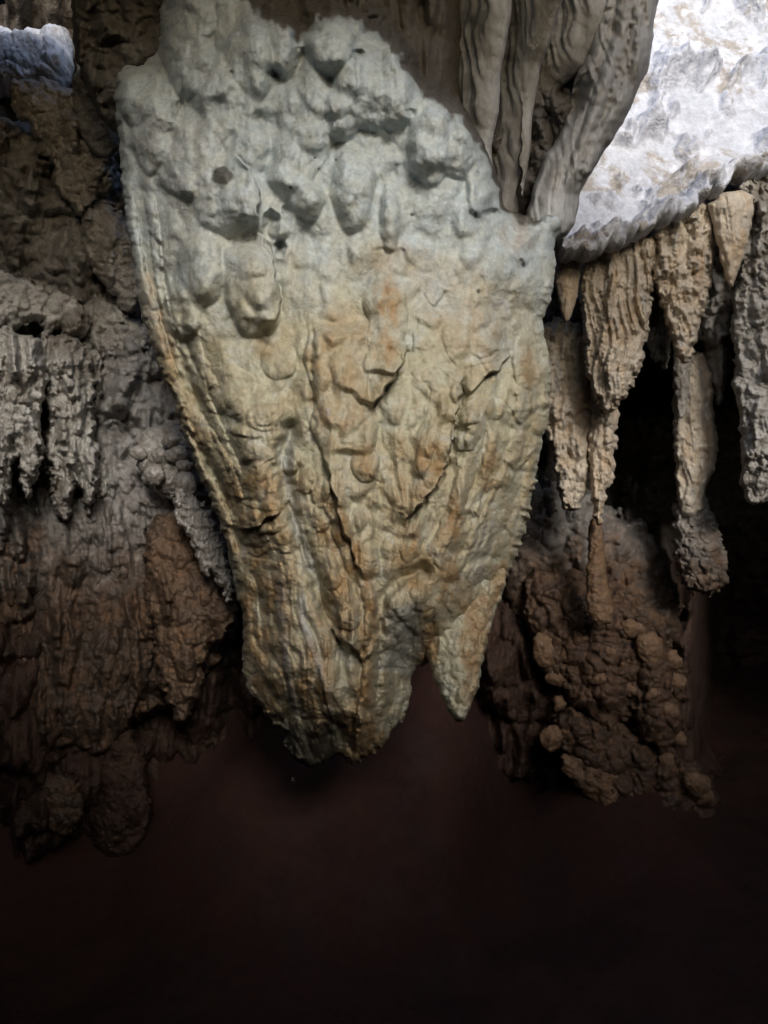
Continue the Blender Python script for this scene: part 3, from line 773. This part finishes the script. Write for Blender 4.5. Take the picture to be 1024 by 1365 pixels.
hang('rock_pendant', [(10, 100), (80, 110), (125, 130), (148, 175), (158, 230), (146, 262), (126, 268), (116, 288), (104, 292), (94, 272), (74, 256), (66, 210), (40, 170), (14, 150)], 2.72, 30, M['wet'],
     'grey wet rock pendant with a dripping white tip below the bright white block', 'rock pendant', GL, seed=102, drips=(14,12,40,12), edge=(5, 16), rough=(6, 26), lumps=((7, 26), (3, 12)))
hang('rock_pendant', [(98, 90), (124, 92), (150, 140), (166, 180), (160, 200), (140, 215), (110, 190), (95, 150)], 2.6, 18, M['brown'],
     'pinkish brown wedge of rock hanging against the upper left edge of the flowstone', 'rock pendant', GL, seed=103, edge=(3, 14), rough=(4, 20), lumps=((4, 20),))
hang('rock_pendant', [(108, 280), (150, 270), (190, 320), (196, 400), (176, 414), (160, 412), (150, 390), (132, 376), (118, 350), (108, 320)], 2.66, 22, M['wet'],
     'wet rock pendant with glinting white edges, touching the left edge of the flowstone', 'rock pendant', GL, seed=104, drips=(10,10,36,10), edge=(5, 14), rough=(5, 20), lumps=((6, 22), (3, 10)))
hang('rock_pendant', [(-60, 360), (20, 362), (60, 390), (100, 395), (122, 430), (118, 452), (90, 450), (50, 430), (10, 440), (-60, 460)], 2.6, 24, M['greyrock'],
     'ragged slanting grey rock rib running in from the left edge', 'rock pendant', GL, seed=105, drips=(14,10,40,12), edge=(6, 14), rough=(7, 22), lumps=((6, 20), (3, 9)), tilt=(0.0012, 0))
hang('rock_pendant', [(100, 400), (150, 392), (196, 430), (204, 470), (170, 478), (130, 474), (104, 450)], 2.75, 20, M['greyrock'],
     'small ragged grey rock just below the wet glinting pendant', 'rock pendant', GL, seed=106, drips=(10,9,30,10), edge=(6, 12), rough=(6, 18), lumps=((5, 16), (2, 8)))
GS = 'stalactites on the left wall'
hang('stalactite', [(-80, 430), (50, 440), (66, 500), (52, 560), (58, 610), (46, 650), (36, 674), (27, 640), (20, 612), (14, 660), (4, 692), (-8, 660), (-20, 620), (-80, 640)], 2.5, 36, M['greyrock'],
     'broad grey stalactite cut off by the left edge of the photo', 'stalactite', GS, seed=107, drips=(26, 11, 60, 14), step=1.5, flute=(9, 22, 70), edge=(6, 16), rough=(8, 30), lumps=((7, 26), (2, 12)))
hang('stalactite', [(40, 440), (110, 450), (130, 500), (122, 560), (136, 620), (127, 668), (117, 692), (108, 652), (100, 640), (96, 690), (84, 704), (71, 680), (66, 640), (58, 600), (68, 560), (50, 520)], 2.62, 32, M['greyrock'],
     'long grey clustered stalactite with knobbly foot on the left wall', 'stalactite', GS, seed=108, drips=(24, 10, 70, 14), step=1.5, flute=(9, 18, 60), edge=(6, 16), rough=(8, 24), lumps=((7, 28), (2, 13)))
hang('stalactite', [(100, 460), (138, 470), (136, 530), (120, 580), (146, 620), (150, 656), (132, 676), (112, 660), (108, 600), (98, 540)], 2.72, 22, M['greyrock'],
     'short grey stalactite with a hooked tip, right of the long clustered one', 'stalactite', GS, seed=109, drips=(14, 8, 50, 10), step=1.5, flute=(6, 14, 50), edge=(5, 14), rough=(6, 18), lumps=((5, 16), (2, 8)))
hang('stalactite', [(-60, 650), (34, 660), (56, 720), (50, 780), (30, 820), (-10, 800), (-60, 790)], 2.8, 32, M['brown'],
     'dark brown stalactite below the broad grey one at the left edge', 'stalactite', GS, seed=110, drips=(14, 11, 60, 12), step=1.8, flute=(8, 20, 70), edge=(5, 16), rough=(7, 26), lumps=((4, 18),))
hang('rock_pendant', [(150, 520), (180, 510), (222, 520), (228, 556), (210, 580), (186, 590), (160, 580), (150, 552)], 2.9, 26, M['brown'],
     'smooth round dark pendant in the shadow left of the flowstone', 'rock pendant', GL, seed=111, edge=(5, 22), rough=(5, 24), lumps=((5, 30),), fine=(0.3, 4))
nod = bpy.data.objects.new('nodule_cluster', None); nod.location = Vector(unproj(220, 610, 2.5)); COL.objects.link(nod)
tag(nod, 'cluster of pale rounded knobs jutting out beside the left edge of the flowstone', 'rock cluster')
for i, (cx, cy, rx, ry) in enumerate([(248, 645, 16, 18), (222, 640, 20, 20), (214, 606, 12, 13), (236, 604, 16, 14), (228, 586, 14, 10), (192, 616, 9, 14), (184, 604, 12, 10), (246, 620, 12, 10), (206, 632, 14, 16), (240, 660, 12, 9)]):
    a = np.linspace(0, 2 * math.pi, 10, endpoint=False)
    q = 1 + 0.1 * np.sin(2 * a + i) + 0.07 * np.sin(3 * a + 2 * i)
    relief('knob', list(zip(cx + rx * q * np.cos(a), cy + ry * q * np.sin(a))), 2.5 + 0.025 * ((i * 7) % 4) + (0.0 if i else -0.04), min(rx, ry) * 0.95, M['wet'], step=1.3, parent=nod, seed=130 + i, edge=(2, 9), rough=(1.6, 9), lumps=((1.5, 8),), fine=(0.4, 4))
relief('stem', [(180, 575), (236, 560), (262, 590), (268, 650), (240, 672), (206, 660), (184, 630)], 2.62, 24, M['greyrock'], step=1.6, parent=nod, seed=145, edge=(3, 12), rough=(4, 16), lumps=((4, 18),))
hang('root_fringe', [(226, 650), (262, 655), (284, 690), (300, 722), (308, 760), (314, 796), (300, 800), (290, 770), (272, 764), (258, 740), (250, 715), (236, 690)], 2.4, 12, M['wet'],
     'ragged stringy fringe of wet dripstone hanging along the lower left edge of the flowstone', 'dripstone fringe', seed=112, step=1.2, flute=(7, 9, 50), edge=(7, 11), rough=(5, 12), lumps=((3, 10),))
hang('flowstone_boss', [(196, 690), (240, 680), (286, 720), (312, 790), (318, 830), (300, 850), (282, 860), (272, 900), (262, 950), (240, 968), (216, 930), (204, 860), (190, 780)], 2.66, 40, M['rust'],
     'rusty brown bulging flowstone with rounded tips at the lower left of the big drapery', 'flowstone', seed=113, drips=(18, 12, 70, 12), step=1.5, flute=(5, 30, 110), edge=(6, 18), rough=(8, 30), lumps=((9, 32), (3, 13)))
hang('flowstone_column', [(30, 640), (110, 650), (190, 640), (214, 800), (210, 900), (180, 960), (140, 1010), (90, 1000), (40, 1000), (10, 960), (14, 800)], 2.85, 56, M['brown'],
     'wide dull brown flowstone column with vertical flutes at the lower left', 'flowstone', seed=114, drips=(34, 13, 110, 14), step=1.8, flute=(9, 30, 150), edge=(6, 22), rough=(8, 40), lumps=((5, 26), (2, 10)))
hang('rock_lump', [(44, 1040), (70, 1024), (106, 1036), (116, 1080), (96, 1112), (66, 1112), (48, 1080)], 2.75, 26, M['brown'],
     'dim pinkish brown rock lump near the floor at the lower left', 'rock', seed=115, edge=(4, 14), rough=(5, 20), lumps=((4, 18),))
hang('rock_lump', [(120, 960), (160, 950), (186, 980), (200, 1040), (206, 1100), (170, 1150), (130, 1140), (116, 1080), (110, 1010)], 2.9, 36, M['dark'],
     'dark tall rock lump right of the dim pinkish one', 'rock', seed=116, step=1.8, edge=(5, 16), rough=(6, 24), lumps=((5, 22),))

# drop of water about to fall from the foot of the flowstone
me = bpy.data.meshes.new('water_drop')
co = []; q = []
for i in range(13):
    t = i / 12; zz = 0.010 * (1 - 2 * t); r = 0.0062 * math.sin(math.pi * t) * (0.45 + 0.75 * t) + 1e-5
    for j in range(16):
        co.append((r * math.cos(j * math.pi / 8), r * math.sin(j * math.pi / 8), zz))
for i in range(12):
    for j in range(16):
        q.append((i * 16 + j, (i + 1) * 16 + j, (i + 1) * 16 + (j + 1) % 16, i * 16 + (j + 1) % 16))
wm = bpy.data.materials.new('clear_water'); wm.use_nodes = True
wb = wm.node_tree.nodes['Principled BSDF']; wb.inputs['Transmission Weight'].default_value = 1; wb.inputs['IOR'].default_value = 1.33; wb.inputs['Roughness'].default_value = 0.02
o = make_mesh('water_drop', np.array(co) + unproj(391, 1038, 1.9), q, wm)
tag(o, 'tiny glinting drop of water hanging below the dark foot of the flowstone', 'water drop')

# ------------------------------------------------------------------ the cave itself
FLOOR = -1.55
# floor: runs out through the entrance behind the viewer
g = np.concatenate([np.linspace(-40, -6, 18), np.linspace(-5.6, 9, 260), np.linspace(10, 40, 16)])
X, Yg = np.meshgrid(g, g)
rad = np.hypot(X, Yg)
bank = 1.1 * sstep(2.3, 3.9, Yg - 1.15 * sstep(0.2, 0.75, X) * (1 - sstep(0.9, 2.2, X) * 0.2) + 0.25 * perlin(X / 0.9, Yg / 0.9, 77))
bank = bank * (1 - 0.9 * sstep(1.25, 1.7, X + 0.15 * perlin(X / 0.4, Yg / 0.4, 78)))
nf = bank + 0.34 * np.exp(-((X - 1.08) ** 2 + (Yg - 3.4) ** 2) / 0.2) + 0.10 * fbm(X / 1.3, Yg / 1.3, 201, 4) + 0.035 * domes(X / 0.35, Yg / 0.35, 202)
sheet('floor', X, Yg, FLOOR + nf * (np.hypot(X, Yg) < 9), M['mud'])

# wall: a drum round the chamber, open behind the viewer
PH0, PH1 = -128, 118
ph = np.radians(np.concatenate([np.linspace(PH0, -36, 50)[:-1], np.linspace(-36, 36, 420), np.linspace(36, PH1, 50)[1:]]))
z = np.linspace(FLOOR - 0.3, 2.6, 340)
PH, Z = np.meshgrid(ph, z)
deg = np.degrees(PH)
base = 3.3 + 0.55 * sstep(-20, 10, deg)
void = sstep(15.5, 17.5, deg + 0.8 * perlin(Z * 3, PH * 9, 5)) * (1 - sstep(40, 48, deg)) * sstep(-0.35, -0.05, Z + 0.25 * perlin(PH * 30, Z * 2, 7)) * (1 - sstep(0.9, 1.2, Z))
void2 = sstep(22.5, 24.5, deg) * (1 - sstep(40, 48, deg)) * sstep(-1.6, -1.3, Z) * (1 - sstep(0.5, 0.9, Z))
rr = base + 3.2 * np.maximum(void, void2) - 0.30 * fbm(PH * 3.2, Z * 0.9, 211, 4) - 0.10 * ridged(PH * 22, Z * 1.6, 212, 3) - 0.07 * domes(PH * 16, Z * 5, 213) - 0.025 * domes(PH * 45, Z * 14, 214)
sheet('cave_wall', rr * np.sin(PH), rr * np.cos(PH), Z, M['dark'])

# ceiling: skylight behind the flowstone, and an unseen opening added to light the shelf
CE = 1.72
CEIL_Y = 0.0  # front edge shaped to keep the sun beam off the flowstone's top
gx = np.linspace(-6, 7.5, 180); gy = np.linspace(CEIL_Y, 8.2, 150)
X, Yg = np.meshgrid(gx, gy)
hz = np.minimum(((X - 1.65) / 1.25) ** 2 + ((Yg - 1.75) / 1.4) ** 2, np.minimum(((X - 1.5) / 1.6) ** 2 + ((Yg - 2.9) / 0.95) ** 2, ((X + 0.5) / 1.3) ** 2 + ((Yg - 3.2) / 0.76) ** 2)) + 0.2 * perlin(X * 1.5, Yg * 1.5, 3)
Zc = CE + 0.14 * fbm(X / 1.1, Yg / 1.1, 221, 4) + 0.9 * np.exp(-np.clip(hz - 1, 0, None) * 3) * (hz > 1) * 0.0
keep = (hz > 1)
n, m = X.shape
ci, cj = np.nonzero(keep[:-1, :-1] & keep[1:, :-1] & keep[:-1, 1:] & keep[1:, 1:])
idx = np.arange(n * m).reshape(n, m)
lo = np.stack([X, Yg, Zc], -1).reshape(-1, 3); hi = np.stack([X, Yg, Zc * 0 + CE + 0.28 + 0.1 * fbm(X, Yg, 9, 2)], -1).reshape(-1, 3)
qa = np.stack([idx[ci, cj], idx[ci + 1, cj], idx[ci + 1, cj + 1], idx[ci, cj + 1]], 1)
qb = qa[:, ::-1] + n * m
from collections import Counter
ec = {}
for f in qa.tolist():
    for a, b in zip(f, f[1:] + f[:1]):
        if (b, a) in ec: del ec[(b, a)]
        else: ec[(a, b)] = 1
qs = np.array([(b, a, a + n * m, b + n * m) for a, b in ec])
allq = np.concatenate([qa, qb, qs]); allc = np.concatenate([lo, hi])
us, inv = np.unique(allq, return_inverse=True)
o = make_mesh('ceiling', allc[us], inv.reshape(allq.shape), M['dark'])
tag(o, kind='structure')

# unseen rock bank added behind the viewer to shape the sun beam
gx = np.linspace(-7, 7, 90); gt = np.linspace(0, 1, 24)
X, T = np.meshgrid(gx, gt)
BLOCK_X = 0.5
BLOCK_Y, BLOCK_Z = -1.5, 0.86
prof_y = BLOCK_Y + 0.9 * (T - 0.5) * 2
prof_z = FLOOR - 0.2 + (BLOCK_Z - FLOOR + 0.2 + (0.6 + 0.25 * (X < BLOCK_X)) * sstep(0.25, 0.8, np.abs(X - BLOCK_X))) * np.sqrt(np.clip(1 - ((T - 0.5) * 2) ** 2, 0, 1)) + 0.10 * fbm(X / 0.6, T * 3, 231, 4)
sheet('sun_blocker_rock', X, prof_y, prof_z, M['dark'])

# ------------------------------------------------------------------ light, sky, camera
ELEV, AZ = 24.0, 168.0      # sun behind the viewer's right shoulder, coming through the cave mouth
sd = Vector((math.sin(math.radians(AZ)) * math.cos(math.radians(ELEV)), math.cos(math.radians(AZ)) * math.cos(math.radians(ELEV)), math.sin(math.radians(ELEV))))
w = bpy.data.worlds.new('World'); scene.world = w; w.use_nodes = True
nt = w.node_tree
sky = nt.nodes.new('ShaderNodeTexSky'); sky.sky_type = 'NISHITA'; sky.sun_disc = False
sky.dust_density = 2.0; sky.air_density = 1.0; sky.ozone_density = 1.0
sky.sun_elevation = math.radians(ELEV); sky.sun_rotation = math.radians(AZ)
nt.links.new(sky.outputs[0], nt.nodes['Background'].inputs[0]); nt.nodes['Background'].inputs[1].default_value = 0.15
sl = bpy.data.lights.new('sun', 'SUN'); sl.energy = 1.4; sl.angle = math.radians(14); sl.color = (1.0, 0.965, 0.90)
so = bpy.data.objects.new('sun', sl); so.rotation_euler = sd.to_track_quat('Z', 'Y').to_euler(); so.location = sd * 20; COL.objects.link(so)

cd = bpy.data.cameras.new('camera'); cam = bpy.data.objects.new('camera', cd); COL.objects.link(cam); scene.camera = cam
cd.sensor_fit = 'VERTICAL'; cd.sensor_height = 36; cd.lens = 36 / 1.385; cd.clip_start = 0.02; cd.clip_end = 300
cam.location = (0, 0, 0); cam.rotation_euler = (math.radians(90), 0, 0)

scene.view_settings.view_transform = 'Standard'; scene.view_settings.look = 'None'
scene.view_settings.exposure = 0.66; scene.view_settings.gamma = 1
scene.render.engine = 'CYCLES'
scene.cycles.use_denoising = True
scene.cycles.max_bounces = 4; scene.cycles.diffuse_bounces = 3; scene.cycles.glossy_bounces = 1; scene.cycles.caustics_reflective = False; scene.cycles.caustics_refractive = False
scene.cycles.use_adaptive_sampling = True; scene.cycles.adaptive_threshold = 0.012
